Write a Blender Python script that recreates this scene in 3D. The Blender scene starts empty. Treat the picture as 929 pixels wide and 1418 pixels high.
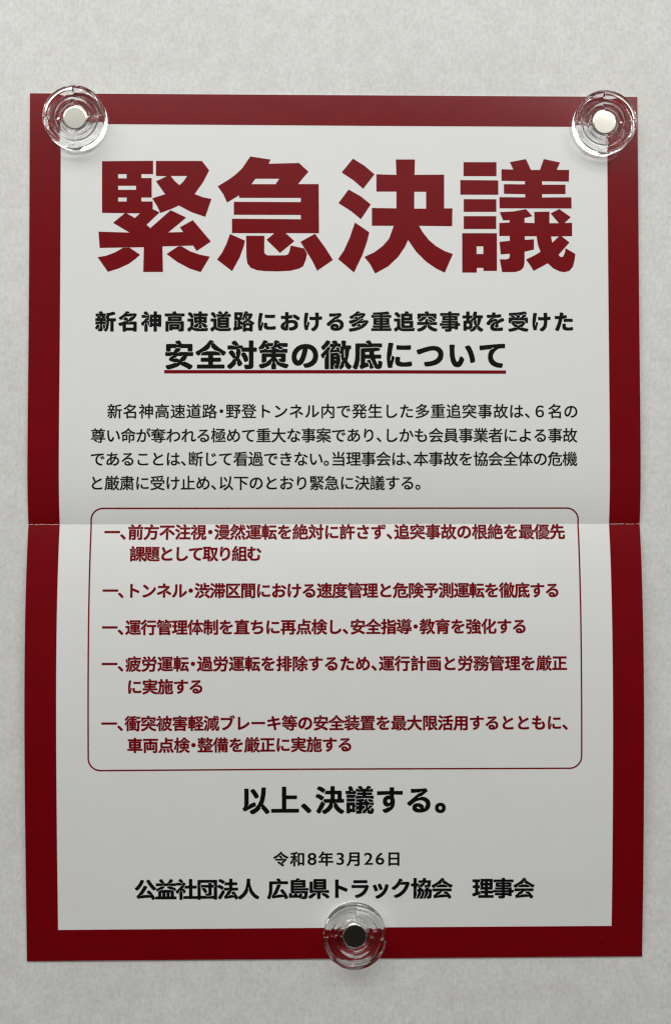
import bpy, bmesh, math, random
import numpy as np
from mathutils import Matrix, Vector

# ---------------------------------------------------------------- camera, world, light, exposure
S = 0.001                      # everything below is measured in millimetres on the wall
H0 = 1.5                       # height of the poster's centre above the floor, metres
scene = bpy.context.scene
col = scene.collection


def W3(u, v, n):
    """wall coordinates (right, up, out of the wall; mm) -> world metres"""
    return (u * S, -n * S, H0 + v * S)


CAM_R = [[0.99989, 0.000832, -0.014814], [-0.001034, 0.999906, -0.013655], [0.014801, 0.013669, 0.999797]]
CAM_POS = [-6.54, -0.08, 439.37]
cam = bpy.data.cameras.new('camera')
cam.sensor_fit = 'VERTICAL'
cam.sensor_height = 24.0
cam.lens = 24.0 * 1250.0 / 1418.0
cam.clip_start = 0.01
cam.clip_end = 100
camo = bpy.data.objects.new('camera', cam)
col.objects.link(camo)
B = Matrix(((1, 0, 0), (0, 0, -1), (0, 1, 0)))            # wall axes -> world axes
M = (B @ Matrix(CAM_R)).to_4x4()
M.translation = Vector(W3(*CAM_POS))
camo.matrix_world = M
scene.camera = camo

world = bpy.data.worlds.new('World')
scene.world = world
world.use_nodes = True
wn, wl = world.node_tree.nodes, world.node_tree.links
bg = wn['Background']
tc = wn.new('ShaderNodeTexCoord')
sep = wn.new('ShaderNodeSeparateXYZ')
ramp = wn.new('ShaderNodeValToRGB')
mr = wn.new('ShaderNodeMapRange')
mr.inputs['From Min'].default_value = -1
wl.new(tc.outputs['Generated'], sep.inputs[0])
wl.new(sep.outputs['Z'], mr.inputs['Value'])
wl.new(mr.outputs[0], ramp.inputs[0])
wl.new(ramp.outputs[0], bg.inputs['Color'])
# the dim room round the wall: dark floor, mid walls, pale ceiling
e = ramp.color_ramp.elements
e[0].position = 0.0
e[0].color = (0.016, 0.015, 0.013, 1)
e[1].position = 1.0
e[1].color = (1.0, 0.99, 0.95, 1)
for p, c in ((0.34, (0.018, 0.017, 0.015, 1)), (0.46, (0.11, 0.108, 0.10, 1)), (0.58, (0.14, 0.138, 0.133, 1)),
             (0.65, (0.26, 0.258, 0.25, 1)), (0.70, (0.88, 0.87, 0.83, 1))):
    k = e.new(p)
    k.color = c
bg.inputs['Strength'].default_value = 0.82


def area(name, u, v, n, tu, tv, sx, sy, power, colr):
    l = bpy.data.lights.new(name, 'AREA')
    l.shape = 'RECTANGLE'
    l.size = sx
    l.size_y = sy
    l.energy = power
    l.color = colr
    o = bpy.data.objects.new(name, l)
    col.objects.link(o)
    o.location = W3(u, v, n)
    d = Vector(W3(tu, tv, 0)) - Vector(o.location)
    o.rotation_euler = d.to_track_quat('-Z', 'Y').to_euler()
    return o


area('ceiling_light', -150, 1000, 850, 0, 50, 2.4, 0.6, 19.6, (1.0, 1.0, 0.98))

scene.view_settings.view_transform = 'Standard'
scene.view_settings.look = 'None'
scene.view_settings.exposure = 0
scene.view_settings.gamma = 1
cy = scene.cycles
cy.max_bounces = 20
cy.transmission_bounces = 16
cy.glossy_bounces = 8
cy.caustics_reflective = True
cy.caustics_refractive = True
cy.blur_glossy = 0.0
cy.sample_clamp_indirect = 0
cy.use_denoising = True
cy.use_adaptive_sampling = False
cy.filter_width = 1.3

# ---------------------------------------------------------------- materials


def mat(name):
    m = bpy.data.materials.new(name)
    m.use_nodes = True
    return m, m.node_tree.nodes, m.node_tree.links, m.node_tree.nodes['Principled BSDF']


def noise(N, L, coord, scale, detail=4, rough=0.55, stretch=None):
    n = N.new('ShaderNodeTexNoise')
    n.inputs['Scale'].default_value = scale
    n.inputs['Detail'].default_value = detail
    n.inputs['Roughness'].default_value = rough
    if stretch:
        mp = N.new('ShaderNodeMapping')
        mp.inputs['Scale'].default_value = stretch
        L.new(coord, mp.inputs[0])
        coord = mp.outputs[0]
    L.new(coord, n.inputs['Vector'])
    return n.outputs['Fac']


def rampn(N, L, fac, stops):
    r = N.new('ShaderNodeValToRGB')
    el = r.color_ramp.elements
    el[0].position, el[0].color = stops[0][0], (*stops[0][1], 1)
    el[1].position, el[1].color = stops[-1][0], (*stops[-1][1], 1)
    for p, c in stops[1:-1]:
        q = el.new(p)
        q.color = (*c, 1)
    L.new(fac, r.inputs[0])
    return r.outputs[0]


def mult(N, L, a, b, f=1.0):
    x = N.new('ShaderNodeMix')
    x.data_type = 'RGBA'
    x.blend_type = 'MULTIPLY'
    x.inputs['Factor'].default_value = f
    L.new(a, x.inputs['A'])
    L.new(b, x.inputs['B'])
    return x.outputs['Result']


def wallpaper_material():
    m, N, L, P = mat('grey_vinyl_wallpaper')
    t = N.new('ShaderNodeTexCoord').outputs['Object']
    big = noise(N, L, t, 22, 4, 0.6)
    mid = noise(N, L, t, 105, 6, 0.72, (1, 1, 0.9))
    fib = noise(N, L, t, 520, 4, 0.72, (1.15, 1, 0.8))
    fine = noise(N, L, t, 900, 3, 0.6)
    c0 = rampn(N, L, big, [(0.3, (0.71, 0.706, 0.694)), (0.7, (0.755, 0.752, 0.742))])
    c1 = rampn(N, L, mid, [(0.34, (0.91, 0.906, 0.90)), (0.5, (0.968, 0.967, 0.964)), (0.66, (1.03, 1.03, 1.03))])
    c2 = rampn(N, L, fib, [(0.34, (0.87, 0.868, 0.86)), (0.50, (0.975, 0.975, 0.972)), (0.66, (1.06, 1.06, 1.06))])
    c = mult(N, L, mult(N, L, c0, c1), c2)
    L.new(c, P.inputs['Base Color'])
    P.inputs['Roughness'].default_value = 0.62
    P.inputs['Specular IOR Level'].default_value = 0.3
    add = N.new('ShaderNodeMath')
    add.operation = 'ADD'
    L.new(fib, add.inputs[0])
    L.new(fine, add.inputs[1])
    b = N.new('ShaderNodeBump')
    b.inputs['Strength'].default_value = 0.13
    b.inputs['Distance'].default_value = 0.0004
    L.new(add.outputs[0], b.inputs['Height'])
    L.new(b.outputs[0], P.inputs['Normal'])
    return m


def coated(name, base, rough, spec=0.5, var=0.03):
    """coated stock and the ink printed on it: faint fibre mottling, soft sheen"""
    m, N, L, P = mat(name)
    t = N.new('ShaderNodeTexCoord').outputs['Object']
    f = noise(N, L, t, 60, 4, 0.6)
    lo = tuple(x * (1 - var) for x in base)
    hi = tuple(min(1, x * (1 + var)) for x in base)
    L.new(rampn(N, L, f, [(0.35, lo), (0.65, hi)]), P.inputs['Base Color'])
    g = noise(N, L, t, 500, 3, 0.6)
    r = N.new('ShaderNodeMapRange')
    r.inputs['To Min'].default_value = rough - 0.04
    r.inputs['To Max'].default_value = rough + 0.04
    L.new(g, r.inputs['Value'])
    L.new(r.outputs[0], P.inputs['Roughness'])
    P.inputs['Specular IOR Level'].default_value = spec
    wv = noise(N, L, t, 14, 2, 0.5)
    b = N.new('ShaderNodeBump')
    b.inputs['Strength'].default_value = 0.25
    b.inputs['Distance'].default_value = 0.0012
    L.new(wv, b.inputs['Height'])
    L.new(b.outputs[0], P.inputs['Normal'])
    return m


MAT_WALL = wallpaper_material()
MAT_PAPER = coated('white_coated_paper', (0.778, 0.781, 0.772), 0.32, 0.28, 0.006)
MAT_RED = coated('dark_red_ink', (0.178, 0.0015, 0.0045), 0.17, 0.29)
MAT_BLACK = coated('black_ink', (0.006, 0.006, 0.006), 0.22, 0.2)
MAT_CRACK, _n, _l, _p = mat('bare_paper_fibre')
_p.inputs['Base Color'].default_value = (0.78, 0.70, 0.69, 1)
_p.inputs['Roughness'].default_value = 0.9

MAT_GLASS, _n, _l, _p = mat('clear_acrylic')
_p.inputs['Base Color'].default_value = (1, 1, 1, 1)
_p.inputs['Roughness'].default_value = 0.015
_p.inputs['IOR'].default_value = 1.36
_p.inputs['Transmission Weight'].default_value = 1.0
MAT_EDGE, _n, _l, _p = mat('satin_acrylic_edge')          # the moulded side wall is slightly satin
_p.inputs['Base Color'].default_value = (1, 1, 1, 1)
_p.inputs['Roughness'].default_value = 0.2
_p.inputs['IOR'].default_value = 1.36
_p.inputs['Transmission Weight'].default_value = 1.0

MAT_METAL, _n, _l, _p = mat('nickel_plating')
_p.inputs['Metallic'].default_value = 1.0
_p.inputs['Base Color'].default_value = (0.68, 0.665, 0.60, 1)
_p.inputs['Roughness'].default_value = 0.16
_t = _n.new('ShaderNodeTexCoord').outputs['Object']
_b = _n.new('ShaderNodeBump')
_b.inputs['Strength'].default_value = 0.06
_b.inputs['Distance'].default_value = 0.0006
_l.new(noise(_n, _l, _t, 90, 1, 0.4), _b.inputs['Height'])
_l.new(_b.outputs[0], _p.inputs['Normal'])

# ---------------------------------------------------------------- helpers


def tag(o, label=None, cat=None, group=None, kind=None):
    for k, v in (('label', label), ('category', cat), ('group', group), ('kind', kind)):
        if v:
            o[k] = v
    return o


def link(name, me, material, parent=None):
    me.materials.clear()
    me.materials.append(material)
    o = bpy.data.objects.new(name, me)
    col.objects.link(o)
    if parent:
        o.parent = parent
    return o


PAPER_W, PAPER_H = 297.0, 420.0


def lift(u, v):
    """how far the folded sheet stands off the wall (mm): it touches at the fold and bellies out above and below"""
    u = np.asarray(u, float)
    v = np.asarray(v, float)
    t = np.maximum(v, 0)
    s = np.maximum(-v, 0)
    z = 2.2 * (t / 38) * np.exp(1 - t / 38)
    z = z + 4.8 * (s / 80) * np.exp(1 - s / 80) * (1 - (s / 210) ** 4)
    away = np.minimum(1.0, np.abs(v) / 40)
    z = z + away * 0.22 * (np.sin(u / 41 + v / 67 + 0.6) + np.sin(u / 63 - v / 49 + 2.1)) * np.clip((212 - np.abs(v)) / 40, 0, 1)
    return z + 0.5


def on_sheet(pts, ink):
    """flat poster coordinates (u, v) -> vertices on the bent sheet, 'ink' mm above its face"""
    a = np.asarray(pts, float)
    z = lift(a[:, 0], a[:, 1]) + ink
    return np.stack([a[:, 0], a[:, 1], z], 1)


def sheet_mesh(name, pts, faces, ink=0.05):
    """poster children and the sheet itself are stored about the poster's own origin at (0, 0, 0)"""
    q = on_sheet(pts, ink)
    me = bpy.data.meshes.new(name)
    me.from_pydata([(x * S, -z * S, y * S) for x, y, z in q.tolist()], [], faces)
    me.update()
    return me


def slice_flat(loops, step=3.5, fill=True):
    """closed flat outlines (with holes) -> filled mesh, cut into narrow bands so that it can follow the bend"""
    c = bpy.data.curves.new('tmp', 'CURVE')
    c.dimensions = '2D'
    c.fill_mode = 'FRONT'
    for lp in loops:
        sp = c.splines.new('POLY')
        sp.points.add(len(lp) - 1)
        for p, (x, y) in zip(sp.points, lp):
            p.co = (x, y, 0, 1)
        sp.use_cyclic_u = True
    o = bpy.data.objects.new('tmp', c)
    me = bpy.data.meshes.new_from_object(o)
    bpy.data.objects.remove(o)
    bpy.data.curves.remove(c)
    bm = bmesh.new()
    bm.from_mesh(me)
    bpy.data.meshes.remove(me)
    ys = [v.co.y for v in bm.verts]
    xs = [v.co.x for v in bm.verts]
    for ax, lo, hi, st in ((1, min(ys), max(ys), step), (0, min(xs), max(xs), 20.0)):
        k = math.ceil(lo / st)
        while k * st < hi:
            co = [0, 0, 0]
            no = [0, 0, 0]
            co[ax] = k * st
            no[ax] = 1
            bmesh.ops.bisect_plane(bm, geom=bm.verts[:] + bm.edges[:] + bm.faces[:], plane_co=co, plane_no=no, dist=1e-5)
            k += 1
    bmesh.ops.recalc_face_normals(bm, faces=bm.faces[:])
    for f in bm.faces:
        if f.normal.z < 0:
            f.normal_flip()
    bm.verts.index_update()
    pts = [(v.co.x, v.co.y) for v in bm.verts]
    fc = [[v.index for v in f.verts] for f in bm.faces]
    bm.free()
    return pts, fc


# ---------------------------------------------------------------- lettering: outlines of Blender's built-in font, made bolder
EM, SUP, PAD = 72, 4, 0.16          # cells per em, supersampling, margin in em
NC = int(EM * (1 + 2 * PAD))
_outline, _glyph = {}, {}


def outline(ch):
    if ch not in _outline:
        c = bpy.data.curves.new('tmp', 'FONT')
        c.body = ch
        c.size = 1
        c.resolution_u = 5
        c.dimensions = '2D'
        c.fill_mode = 'NONE'
        o = bpy.data.objects.new('tmp', c)
        me = bpy.data.meshes.new_from_object(o)
        v = np.array([x.co[:2] for x in me.vertices], float).reshape(-1, 2)
        ed = np.array([x.vertices[:] for x in me.edges], int).reshape(-1, 2)
        _outline[ch] = (v[ed[:, 0]], v[ed[:, 1]])
        bpy.data.objects.remove(o)
        bpy.data.curves.remove(c)
        bpy.data.meshes.remove(me)
    return _outline[ch]


def raster(ch):
    a, b = outline(ch)
    n = NC * SUP
    img = np.zeros((n, n), bool)
    if len(a) == 0:
        return img
    px = 1.0 / (EM * SUP)
    xs = -PAD + (np.arange(n) + 0.5) * px
    for j in range(n):
        y = -0.12 - PAD + (j + 0.5) * px + 1e-7
        hit = (a[:, 1] > y) != (b[:, 1] > y)
        if not hit.any():
            continue
        p, q = a[hit], b[hit]
        cx = np.sort(p[:, 0] + (y - p[:, 1]) / (q[:, 1] - p[:, 1]) * (q[:, 0] - p[:, 0]))
        img[j] = (np.searchsorted(cx, xs) % 2) == 1
    return img


def dilate(img, r):
    """grow by a squarish disc of r em, a little less in height so that horizontals stay the thinner strokes"""
    R = r * EM * SUP
    out = img.copy()
    k = int(math.ceil(R))
    for dy in range(-k, k + 1):
        for dx in range(-k, k + 1):
            if (abs(dx) / R) ** 4 + (abs(dy) / (R * 0.85)) ** 4 <= 1.0:
                out |= np.roll(np.roll(img, dy, 0), dx, 1)
    return out


def embolden(img, w, gap=0.021):
    """grow every stroke by w, but keep a thin channel open wherever two strokes would run together"""
    lv = int(round((w + gap) * EM * SUP)) + 1
    d = np.full(img.shape, lv + 9, int)
    cur = img.copy()
    d[cur] = 0
    for k in range(1, lv + 1):
        nx = cur | np.roll(cur, 1, 0) | np.roll(cur, -1, 0) | np.roll(cur, 1, 1) | np.roll(cur, -1, 1)
        if k % 2 == 0:
            c2 = np.roll(cur, 1, 0) | np.roll(cur, -1, 0)
            nx |= np.roll(c2, 1, 1) | np.roll(c2, -1, 1)
        d[nx & ~cur] = k
        cur = nx
    ridge = np.zeros(img.shape, bool)
    for ax in (0, 1):
        lo, hi = np.roll(d, 3, ax), np.roll(d, -3, ax)
        ridge |= (d >= 2) & (d <= lv) & (lo <= d - 2) & (hi <= d - 2)
    return img | (dilate(img, w) & ~dilate(ridge, gap / 2))


def glyph(ch, weight):
    """-> (points in em, faces, ink left, ink right)"""
    key = (ch, weight)
    if key in _glyph:
        return _glyph[key]
    img = raster(ch)
    if not img.any():
        _glyph[key] = ([], [], 0, 0)
        return _glyph[key]
    g = embolden(img, weight * (0.45 if ch.isascii() else 1.0))
    f = g.reshape(NC, SUP, NC, SUP).mean((1, 3)) - 0.5
    pts, faces, idx = [], [], {}

    def P(x, y):
        k = (round(x, 4), round(y, 4))
        if k not in idx:
            idx[k] = len(pts)
            pts.append(k)
        return idx[k]
    full = f > 0
    for j in range(NC - 1):
        s = full[j, :-1].astype(int) + full[j, 1:] + full[j + 1, :-1] + full[j + 1, 1:]
        i = 0
        while i < NC - 1:
            if s[i] == 0:
                i += 1
                continue
            if s[i] == 4:
                i0 = i
                while i < NC - 1 and s[i] == 4:
                    i += 1
                faces.append([P(i0, j), P(i, j), P(i, j + 1), P(i0, j + 1)])
                continue
            cs = [(i, j), (i + 1, j), (i + 1, j + 1), (i, j + 1)]
            poly = []
            for k in range(4):
                x0, y0 = cs[k]
                x1, y1 = cs[(k + 1) % 4]
                f0, f1 = f[y0, x0], f[y1, x1]
                if f0 > 0:
                    poly.append(P(x0, y0))
                if (f0 > 0) != (f1 > 0):
                    t = f0 / (f0 - f1)
                    poly.append(P(x0 + (x1 - x0) * t, y0 + (y1 - y0) * t))
            poly = [p for k, p in enumerate(poly) if p != poly[k - 1]]
            if len(poly) >= 3:
                faces.append(poly)
            i += 1
    out = [((x + 0.5) / EM - PAD, (y + 0.5) / EM - PAD - 0.12) for x, y in pts]
    if ch.isascii():                               # the sheet's figures are as tall as its characters, and wide
        my = (min(p[1] for p in out) + max(p[1] for p in out)) / 2
        out = [(x * 1.28, (y - my) * 1.12 + 0.38) for x, y in out]
    xs = [p[0] for p in out]
    _glyph[key] = (out, faces, min(xs), max(xs))
    return _glyph[key]


HALF = '、。・'


def advance(ch):
    if ch in HALF:
        return 0.5
    if ch == ' ':
        return 0.42
    if ch.isascii():
        return 0.68
    return 1.0


def set_line(text, x0, x1, y0, y1, em, weight):
    """one printed line whose ink runs from x0 to x1 (mm)"""
    adv = [advance(c) for c in text]

    def off(c):
        _, _, l, r = glyph(c, weight)
        if c == '・':
            return -0.25
        if c.isascii():
            return 0.34 - (l + r) / 2
        return 0.0
    first, last = text[0], text[-1]
    lf = (glyph(first, weight)[2] + off(first)) * em
    rl = (glyph(last, weight)[3] + off(last)) * em
    if first == '　':
        lf = 0
    a = (x1 - x0 - (rl - lf)) / sum(adv[:-1])
    pts, faces = [], []
    x = x0 - lf
    for c, ad in zip(text, adv):
        g, f, _, _ = glyph(c, weight)
        b = len(pts)
        dx = x + off(c) * em
        for px, py in g:
            X = dx + px * em
            k = (X - x0) / (x1 - x0)
            pts.append((X, y0 + (y1 - y0) * k + (py - 0.38) * em))
        faces += [[i + b for i in q] for q in f]
        x += ad * a
    return pts, faces


# printed lines: block, text, ink left/right, centre height left/right, em (mm), extra weight (em)
LINES = [
    ('subtitle', '新名神高速道路における多重追突事故を受けた', -116.31, 115.89, 98.37, 98.73, 9.94, 0.05),
    ('subtitle', '安全対策の徹底について', -82.38, 82.52, 82.06, 82.35, 14.21, 0.046),
    ('paragraph', '新名神高速道路・野登トンネル内で発生した多重追突事故は、６名の', -110.14, 117.56, 54.67, 54.86, 7.46, 0.02),
    ('paragraph', '尊い命が奪われる極めて重大な事案であり、しかも会員事業者による事故', -117.99, 117.46, 42.92, 43.16, 7.45, 0.02),
    ('paragraph', 'であることは、断じて看過できない。当理事会は、本事故を協会全体の危機', -117.96, 117.41, 31.59, 31.70, 7.45, 0.02),
    ('paragraph', 'と厳粛に受け止め、以下のとおり緊急に決議する。', -117.49, 41.11, 20.00, 20.01, 7.43, 0.02),
    ('i1', '一、前方不注視・漫然運転を絶対に許さず、追突事故の根絶を最優先', -111.66, 111.58, -3.78, -3.69, 7.64, 0.038),
    ('i1', '課題として取り組む', -99.24, -35.86, -14.23, -14.18, 7.58, 0.038),
    ('i2', '一、トンネル・渋滞区間における速度管理と危険予測運転を徹底する', -111.76, 107.55, -31.83, -31.94, 7.59, 0.038),
    ('i3', '一、運行管理体制を直ちに再点検し、安全指導・教育を強化する', -111.76, 91.39, -49.38, -49.24, 7.56, 0.038),
    ('i4', '一、疲労運転・過労運転を排除するため、運行計画と労務管理を厳正', -111.77, 111.27, -66.78, -66.97, 7.56, 0.038),
    ('i4', 'に実施する', -99.21, -63.82, -77.64, -77.63, 7.51, 0.038),
    ('i5', '一、衝突被害軽減ブレーキ等の安全装置を最大限活用するとともに、', -111.87, 111.47, -95.18, -95.59, 7.55, 0.038),
    ('i5', '車両点検・整備を厳正に実施する', -99.61, 7.37, -105.68, -105.76, 7.53, 0.038),
    ('closing', '以上、決議する。', -44.75, 52.77, -132.47, -132.67, 13.71, 0.04),
    ('date', '令和8年3月26日', -30.17, 30.54, -161.09, -161.24, 7.40, 0.032),
    ('org', '公益社団法人 広島県トラック協会\u3000理事会', -96.48, 95.77, -175.38, -175.87, 10.26, 0.042),
]

# outlines of the four heavy headline characters (mm on the sheet)
TITLE = [
    [ (-113.34, 176.70), (-88.55, 177.03), (-88.53, 170.50), (-94.24, 170.48), (-94.23, 168.55), (-89.21, 168.58), (-89.18, 159.04), (-94.20, 159.02), (-94.20, 157.10), (-88.70, 157.12), (-88.68, 153.35), (-85.35, 151.78), (-91.64, 145.72), (-89.81, 144.09), (-79.99, 152.90), (-72.44, 149.30), (-81.11, 141.99), (-73.85, 142.23), (-75.55, 144.48), (-69.24, 148.08), (-60.45, 137.61), (-67.37, 132.92), (-69.07, 135.59), (-83.94, 135.13), (-83.62, 122.66), (-93.18, 122.63), (-92.96, 134.75), (-114.30, 134.33), (-114.95, 142.28), (-99.90, 141.85), (-107.92, 146.62), (-102.18, 151.37), (-113.23, 151.46) ],
    [ (-105.51, 170.42), (-101.37, 170.44), (-101.36, 168.38), (-105.50, 168.36) ],
    [ (-105.49, 164.73), (-96.80, 164.77), (-96.79, 162.78), (-105.48, 162.74) ],
    [ (-105.47, 158.97), (-101.33, 158.99), (-101.32, 157.07), (-105.46, 157.05) ],
    [ (-101.37, 151.31), (-94.85, 151.33), (-97.29, 148.99) ],
    [ (-115.29, 129.81), (-111.23, 130.51), (-106.84, 132.17), (-102.99, 134.44), (-99.87, 134.52), (-94.77, 131.05), (-97.34, 128.71), (-100.37, 126.51), (-105.10, 124.30), (-110.31, 122.64) ],
    [ (-81.96, 131.43), (-76.34, 135.22), (-74.64, 135.23), (-70.56, 132.77), (-65.80, 131.15), (-60.91, 130.20), (-65.37, 122.58), (-70.53, 124.28), (-76.65, 127.48) ],
    [ (-87.19, 176.96), (-64.88, 177.08), (-61.33, 172.49), (-64.32, 166.63), (-68.39, 160.85), (-64.51, 159.35), (-60.22, 158.48), (-63.20, 149.68), (-69.93, 151.98), (-76.06, 155.18), (-80.13, 153.31), (-85.01, 151.51), (-86.58, 154.87), (-88.97, 158.63), (-82.66, 160.72), (-84.91, 163.79), (-87.16, 167.01), (-81.87, 169.51), (-87.17, 169.62) ],
    [ (-79.97, 169.65), (-72.01, 169.69), (-73.71, 167.14), (-75.74, 165.14), (-78.13, 167.26) ],
    [ (-41.42, 179.46), (-31.46, 178.00), (-32.42, 175.93), (-17.67, 176.41), (-13.03, 172.17), (-18.16, 166.02), (-8.05, 166.07), (-7.93, 141.86), (-24.16, 141.86), (-19.87, 137.96), (-26.88, 132.10), (-33.49, 138.60), (-29.61, 141.78), (-50.24, 141.77), (-50.25, 148.84), (-16.80, 148.70), (-16.80, 150.83), (-49.36, 150.76), (-49.37, 157.15), (-16.79, 157.15), (-16.79, 159.22), (-46.79, 159.09), (-46.79, 160.32), (-52.64, 156.73), (-54.48, 160.84), (-57.21, 164.67), (-51.77, 168.07), (-48.37, 170.63), (-45.30, 173.60) ],
    [ (-38.82, 168.54), (-27.30, 168.59), (-29.07, 165.90), (-40.80, 165.85) ],
    [ (-51.19, 141.35), (-43.90, 138.08), (-44.58, 135.13), (-46.41, 129.98), (-50.14, 123.11), (-57.48, 128.77), (-55.11, 132.01), (-53.08, 136.13) ],
    [ (-43.36, 140.49), (-34.44, 140.52), (-34.58, 133.11), (-34.30, 131.73), (-33.01, 130.91), (-24.50, 130.94), (-23.00, 131.43), (-22.32, 132.94), (-21.71, 135.76), (-15.23, 134.41), (-13.73, 131.80), (-14.28, 129.06), (-15.64, 125.62), (-17.69, 124.44), (-21.77, 123.40), (-27.90, 123.04), (-34.02, 123.16), (-38.10, 123.62), (-41.17, 124.85), (-42.73, 126.90), (-43.21, 129.99) ],
    [ (-9.84, 141.58), (-4.73, 134.51), (-1.19, 128.76), (-8.83, 123.37), (-11.21, 128.31), (-13.60, 132.15), (-17.00, 137.63) ],
    [ (8.67, 178.75), (14.27, 175.26), (19.19, 171.08), (13.64, 163.89), (8.79, 168.14), (3.12, 171.90) ],
    [ (6.53, 163.52), (12.54, 160.10), (17.32, 156.20), (12.52, 148.88), (7.40, 153.06), (1.53, 156.75) ],
    [ (9.58, 147.29), (16.60, 142.43), (15.43, 137.75), (13.17, 131.21), (9.06, 122.61), (1.36, 129.24), (4.09, 133.24), (7.04, 139.78) ],
    [ (29.62, 178.44), (39.01, 178.49), (38.78, 170.90), (53.25, 171.11), (53.19, 154.42), (57.23, 154.44), (57.06, 145.62), (40.89, 145.76), (42.59, 142.67), (45.66, 138.75), (49.07, 135.81), (53.17, 133.41), (57.34, 131.91), (53.33, 122.67), (49.03, 124.79), (44.25, 128.08), (39.48, 132.88), (35.46, 138.72), (34.02, 135.41), (30.58, 130.37), (25.79, 125.75), (19.36, 122.16), (16.91, 126.75), (14.12, 130.32), (18.97, 132.60), (23.08, 135.71), (26.17, 139.30), (28.51, 145.71), (17.84, 145.67), (17.86, 154.48), (29.83, 154.32), (29.85, 162.59), (20.07, 162.55), (20.08, 171.09), (29.87, 170.86) ],
    [ (38.62, 162.56), (44.37, 162.59), (44.35, 154.25), (38.59, 154.22) ],
    [ (62.77, 177.29), (78.91, 177.31), (78.88, 170.40), (62.74, 170.39) ],
    [ (61.15, 168.45), (79.76, 168.33), (79.73, 161.23), (61.12, 161.21) ],
    [ (62.76, 159.01), (78.75, 159.01), (78.72, 152.80), (62.74, 152.74) ],
    [ (62.73, 150.60), (78.64, 150.67), (78.61, 144.32), (62.70, 144.26) ],
    [ (61.93, 142.19), (78.94, 142.25), (78.83, 123.65), (72.19, 123.63), (72.20, 125.14), (68.98, 125.13), (68.96, 122.79), (61.84, 122.77) ],
    [ (68.96, 135.74), (72.25, 135.75), (72.23, 131.96), (68.94, 131.95) ],
    [ (85.44, 177.34), (93.36, 178.90), (95.81, 173.52), (100.21, 173.54), (102.10, 178.94), (110.08, 177.25), (108.47, 173.58), (114.53, 173.61), (114.36, 167.80), (101.21, 167.95), (101.20, 166.22), (112.70, 166.28), (112.67, 161.65), (101.18, 161.60), (101.17, 159.94), (115.55, 160.07), (115.58, 154.54), (80.31, 154.54), (80.27, 160.05), (92.91, 159.97), (92.92, 161.56), (82.48, 161.72), (82.50, 166.48), (92.81, 166.39), (92.82, 167.98), (81.34, 168.13), (81.30, 173.86), (87.14, 173.69) ],
    [ (80.37, 152.67), (87.38, 153.05), (93.23, 154.18), (96.43, 150.67), (92.51, 149.76), (92.50, 147.48), (97.38, 147.29), (97.27, 152.81), (104.77, 152.98), (104.66, 147.25), (109.34, 147.27), (105.24, 152.09), (109.52, 154.24), (115.21, 150.26), (112.09, 147.35), (115.81, 147.50), (115.76, 140.87), (110.67, 140.79), (114.43, 137.76), (109.09, 131.67), (109.90, 130.64), (111.14, 130.65), (112.12, 132.58), (112.48, 134.93), (117.27, 132.12), (116.90, 129.15), (116.05, 125.84), (114.32, 123.76), (111.91, 123.13), (109.50, 123.47), (106.43, 124.98), (103.70, 127.45), (96.80, 123.71), (95.11, 126.46), (93.07, 129.28), (96.86, 131.15), (100.17, 133.09), (98.96, 136.67), (98.30, 140.81), (92.59, 140.79), (92.58, 139.00), (97.05, 139.29), (97.02, 134.25), (92.41, 133.13), (92.37, 127.69), (91.88, 125.48), (90.49, 123.96), (87.88, 123.13), (81.37, 123.04), (80.24, 129.37), (83.46, 129.38), (84.63, 129.73), (85.12, 130.77), (85.13, 132.14), (80.74, 131.78), (80.15, 137.98), (85.23, 138.55), (85.18, 140.90), (80.10, 140.88), (80.14, 147.29), (85.15, 147.52), (85.16, 148.69), (82.00, 148.61) ],
    [ (105.44, 140.70), (109.29, 140.71), (105.97, 137.66) ],
]

# ---------------------------------------------------------------- the wall
def make_wall():
    me = bpy.data.meshes.new('wall')
    a, b = 1.6, 1.5
    me.from_pydata([(-a, 0, -b), (a, 0, -b), (a, 0, b), (-a, 0, b), (-a, 0.1, -b), (a, 0.1, -b), (a, 0.1, b), (-a, 0.1, b)], [],
                   [(0, 1, 2, 3), (5, 4, 7, 6), (1, 5, 6, 2), (4, 0, 3, 7), (3, 2, 6, 7), (4, 5, 1, 0)])
    o = link('wall', me, MAT_WALL)
    o.location = (0, 0, H0)
    return tag(o, 'pale grey wall covered in mottled vinyl wallpaper behind the notice', 'wall', kind='structure')


make_wall()

# ---------------------------------------------------------------- the poster
poster = bpy.data.objects.new('poster', None)
col.objects.link(poster)
poster.location = (0, 0, H0)
poster.empty_display_size = 0.05
tag(poster, 'white notice with a thick dark red border and red Japanese headline, folded across the middle', 'poster')


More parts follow.
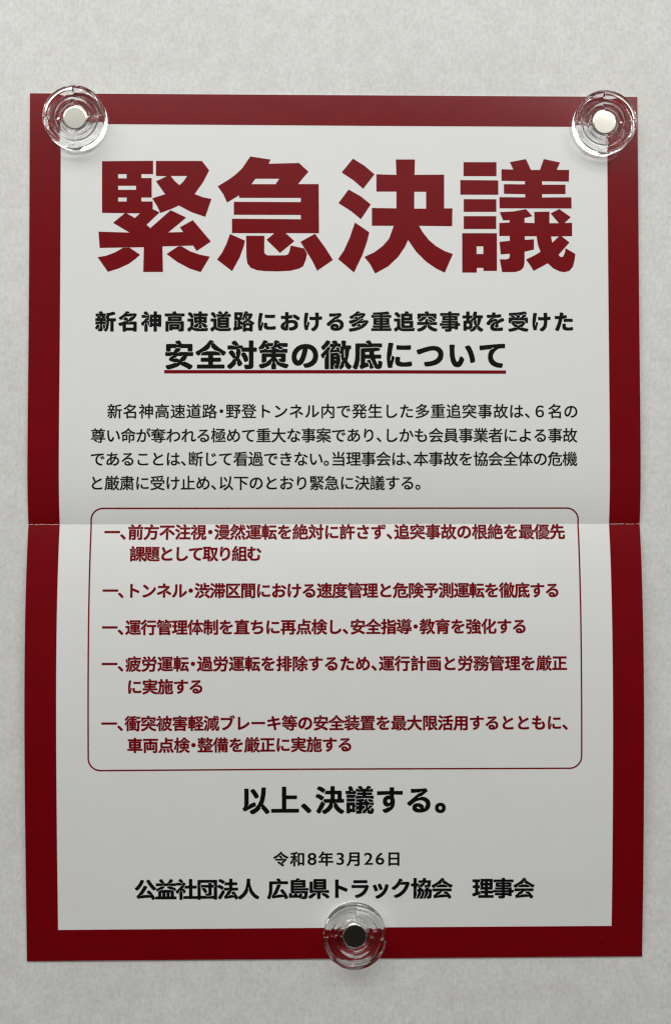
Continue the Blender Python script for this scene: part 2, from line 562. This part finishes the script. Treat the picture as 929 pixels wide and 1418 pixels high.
def make_paper():
    nu, nv = 54, 120                      # 5.5 x 3.5 mm cells; the fold is a row of vertices
    us = np.linspace(-PAPER_W / 2, PAPER_W / 2, nu + 1)
    vs = np.linspace(-PAPER_H / 2, PAPER_H / 2, nv + 1)
    g = [(u, v) for v in vs for u in us]
    r = nu + 1
    front = [[j * r + i, j * r + i + 1, (j + 1) * r + i + 1, (j + 1) * r + i] for j in range(nv) for i in range(nu)]
    N = len(g)
    q0, q1 = on_sheet(g, 0.0), on_sheet(g, -0.12)
    vs3 = [(x * S, -z * S, y * S) for x, y, z in np.vstack([q0, q1]).tolist()]
    faces = front + [[N + i for i in reversed(f)] for f in front]
    ring = ([i for i in range(nu)] + [j * r + nu for j in range(nv)] + [nv * r + i for i in range(nu, 0, -1)]
            + [j * r for j in range(nv, 0, -1)])
    for k, a in enumerate(ring):
        b = ring[(k + 1) % len(ring)]
        faces.append([b, a, N + a, N + b])
    me = bpy.data.meshes.new('paper')
    me.from_pydata(vs3, [], faces)
    me.update()
    return link('paper', me, MAT_PAPER, poster)


make_paper()


def rect(x0, y0, x1, y1):
    return [(x0, y0), (x1, y0), (x1, y1), (x0, y1)]


def rounded(x0, y0, x1, y1, r, n=14):
    out = []
    for cx, cy_, a0 in ((x1 - r, y0 + r, -90), (x1 - r, y1 - r, 0), (x0 + r, y1 - r, 90), (x0 + r, y0 + r, 180)):
        for k in range(n + 1):
            a = math.radians(a0 + 90 * k / n)
            out.append((cx + r * math.cos(a), cy_ + r * math.sin(a)))
    return out


# red border, printed 0.15 mm short of the cut edge
p, f = slice_flat([rect(-148.38, -209.88, 148.38, 209.88), rect(-133.3, -194.7, 133.3, 194.9)])
link('border', sheet_mesh('border', p, f), MAT_RED, poster)
p, f = slice_flat(TITLE)
link('headline', sheet_mesh('headline', p, f), MAT_RED, poster)
p, f = slice_flat([rect(-82.85, 73.1, 82.85, 74.75)])
link('underline', sheet_mesh('underline', p, f), MAT_RED, poster)
p, f = slice_flat([rounded(-118.5, -118.0, 118.5, 8.1, 6.2), rounded(-117.78, -117.28, 117.78, 7.38, 5.5)])
link('frame_line', sheet_mesh('frame_line', p, f), MAT_RED, poster)

KIND = {'subtitle': ('subtitle', MAT_BLACK), 'paragraph': ('paragraph', MAT_BLACK), 'closing': ('closing_line', MAT_BLACK),
        'date': ('date_line', MAT_BLACK), 'org': ('signature_line', MAT_BLACK)}
blocks = {}
for key, text, x0, x1, y0, y1, em, wt in LINES:
    p, f = set_line(text, x0, x1, y0, y1, em, wt)
    P_, F_ = blocks.setdefault(key, ([], []))
    b = len(P_)
    P_ += p
    F_ += [[i + b for i in q] for q in f]
for key, (p, f) in blocks.items():
    nm, m_ = KIND.get(key, ('list_item', MAT_RED))
    link(nm, sheet_mesh(nm, p, f), m_, poster)


def crack(x0, x1, gaps, seed):
    """the ink has flaked off along the fold: a ragged hairline of bare paper"""
    rnd = random.Random(seed)
    x, pts, faces = x0, [], []
    while x < x1:
        w = rnd.uniform(0.5, 1.3)
        if rnd.random() > gaps:
            n = 4
            b = len(pts)
            hs = [rnd.uniform(0.03, 0.14) for _ in range(n + 1)]
            d = rnd.uniform(-0.05, 0.05) + 0.08 * math.sin(x * 0.9 + seed)
            for k in range(n + 1):
                xx = min(x1, x + w * k / n)
                pts += [(xx, d - hs[k]), (xx, d + hs[k] * 0.8)]
            faces += [[b + 2 * k, b + 2 * k + 2, b + 2 * k + 3, b + 2 * k + 1] for k in range(n)]
        x += w
    return pts, faces


for x0, x1, gp, sd in ((-148.4, -133.4, 0.04, 3), (133.6, 148.3, 0.25, 8)):
    p, f = crack(x0, x1, gp, sd)
    link('fold_crack', sheet_mesh('fold_crack', p, f, 0.11), MAT_CRACK, poster)

# tiny chips in the ink
for cx, cy_, r in ((128.4, -199.7, 0.15),):
    rnd = random.Random(int(cx))
    p = [(cx + r * rnd.uniform(.5, 1.1) * math.cos(k * 0.9), cy_ + r * rnd.uniform(.5, 1.2) * math.sin(k * 0.9)) for k in range(7)]
    link('ink_chip', sheet_mesh('ink_chip', p, [list(range(7))], 0.11), MAT_CRACK, poster)

# ---------------------------------------------------------------- the magnets
R = 15.0
RAISED = [(.405, .03), (.405, .36), (.42, .38), (.475, .38), (.49, .24), (.60, .24), (.62, .41), (.745, .41),
          (.765, .28), (.875, .28), (.89, .48), (.905, .50), (.965, .50), (1.0, .45), (1.0, .08), (.94, .03)]
LOWERED = [(.405, .03), (.405, .26), (.42, .28), (.47, .28), (.485, .39), (.55, .39), (.57, .25), (.635, .25), (.655, .37), (.72, .37),
           (.735, .26), (.80, .26), (.82, .46), (.975, .46), (1.0, .43), (1.0, .08), (.94, .03)]
RAISED.insert(8, (.755, .345))


def smooth(prof, d=0.011):
    """cut every corner of a profile with a small chamfer of constant width, so that the flats stay flat"""
    a = np.array(prof)
    out = [a[0]]
    for k in range(1, len(a) - 1):
        for other in (a[k - 1], a[k + 1]):
            v = other - a[k]
            ln = np.linalg.norm(v)
            out.append(a[k] + v / ln * min(d, ln * 0.4))
    out.append(a[-1])
    return np.array(out)


def make_body(name):
    A, Bp = smooth(RAISED), smooth(LOWERED)
    cols = []
    step = 2.5
    ease = 2.2                                        # degrees over which one quarter drops to the next
    for qd in range(4):
        pa, pb = (A, Bp) if qd % 2 == 0 else (Bp, A)
        a0 = qd * 90
        for k in range(int(90 / step)):
            ang = a0 + k * step
            cols.append((ang, pa))
        for t in (0.06, 0.2, 0.5, 0.8, 0.94):
            cols.append((a0 + 90 - step + 0.15 + ease * t, pa * (1 - t * t * (3 - 2 * t)) + pb * t * t * (3 - 2 * t)))
    bm = bmesh.new()
    rings = []
    for ang, pr in cols:
        c, s = math.cos(math.radians(ang)), math.sin(math.radians(ang))
        rings.append([bm.verts.new((r * R * c * S, -h * R * S, r * R * s * S)) for r, h in pr])
    n = len(rings)
    for i in range(n):
        r0, r1 = rings[i], rings[(i + 1) % n]
        for k in range(len(r0) - 1):
            fc = bm.faces.new((r0[k], r0[k + 1], r1[k + 1], r1[k]))
            if k >= len(r0) - 6:
                fc.material_index = 1
        bm.faces.new((r0[-1], r0[0], r1[0], r1[-1]))  # flat underside
    bmesh.ops.recalc_face_normals(bm, faces=bm.faces[:])
    for f in bm.faces:
        f.smooth = True
    for ed in bm.edges:
        if len(ed.link_faces) == 2 and ed.calc_face_angle() > math.radians(10):
            ed.smooth = False
    me = bpy.data.meshes.new(name)
    bm.to_mesh(me)
    bm.free()
    return me


def make_disc(name):
    """the magnet itself: a plated puck with a slightly domed, softly rounded face"""
    r = 0.385 * R
    prof = [(0.0, 4.50), (r * .4, 4.50), (r * .86, 4.50), (r * .88, 4.50), (r * .93, 4.46), (r * .97, 4.36), (r, 4.1), (r, 0.8), (r * .9, 0.7), (0.0, 0.7)]
    bm = bmesh.new()
    n = 64
    top = bm.verts.new((0, -prof[0][1] * S, 0))
    bot = bm.verts.new((0, -prof[-1][1] * S, 0))
    rings = []
    for q, h in prof[1:-1]:
        rings.append([bm.verts.new((q * math.cos(2 * math.pi * k / n) * S, -h * S, q * math.sin(2 * math.pi * k / n) * S)) for k in range(n)])
    for k in range(n):
        m_ = (k + 1) % n
        bm.faces.new((top, rings[0][k], rings[0][m_]))
        bm.faces.new((bot, rings[-1][m_], rings[-1][k]))
        for a, b in zip(rings, rings[1:]):
            bm.faces.new((a[k], b[k], b[m_], a[m_]))
    bmesh.ops.recalc_face_normals(bm, faces=bm.faces[:])
    for f in bm.faces:
        f.smooth = True
    me = bpy.data.meshes.new(name)
    bm.to_mesh(me)
    bm.free()
    return me


def make_magnet():
    t = bpy.data.objects.new('round_magnet', None)
    col.objects.link(t)
    t.empty_display_size = 0.01
    b = link('acrylic_body', make_body('acrylic_body'), MAT_GLASS, t)
    b.data.materials.append(MAT_EDGE)
    link('magnet_disc', make_disc('magnet_disc'), MAT_METAL, t)
    return t


def copy_thing(t):
    r = t.copy()
    col.objects.link(r)
    for ch in list(t.children):
        c = ch.copy()
        col.objects.link(c)
        c.parent = r
    return r


SPOTS = [(-125.3, 195.8, 4, 'clear round magnet with pale metal centre on the upper corner above the first headline character'),
         (130.7, 194.9, 94, 'clear round magnet with pale metal centre on the upper corner above the last headline character'),
         (8.9, -196.9, -2, 'clear round magnet with dark metal centre on the bottom red border')]
first = make_magnet()
for i, (u, v, rot, lab) in enumerate(SPOTS):
    o = first if i == 0 else copy_thing(first)
    n = float(lift(u, v)) + 0.12
    o.location = W3(u, v, n)
    o.rotation_euler = (0, -math.radians(rot), 0)
    tag(o, lab, 'magnet', 'clear magnets holding up the poster')
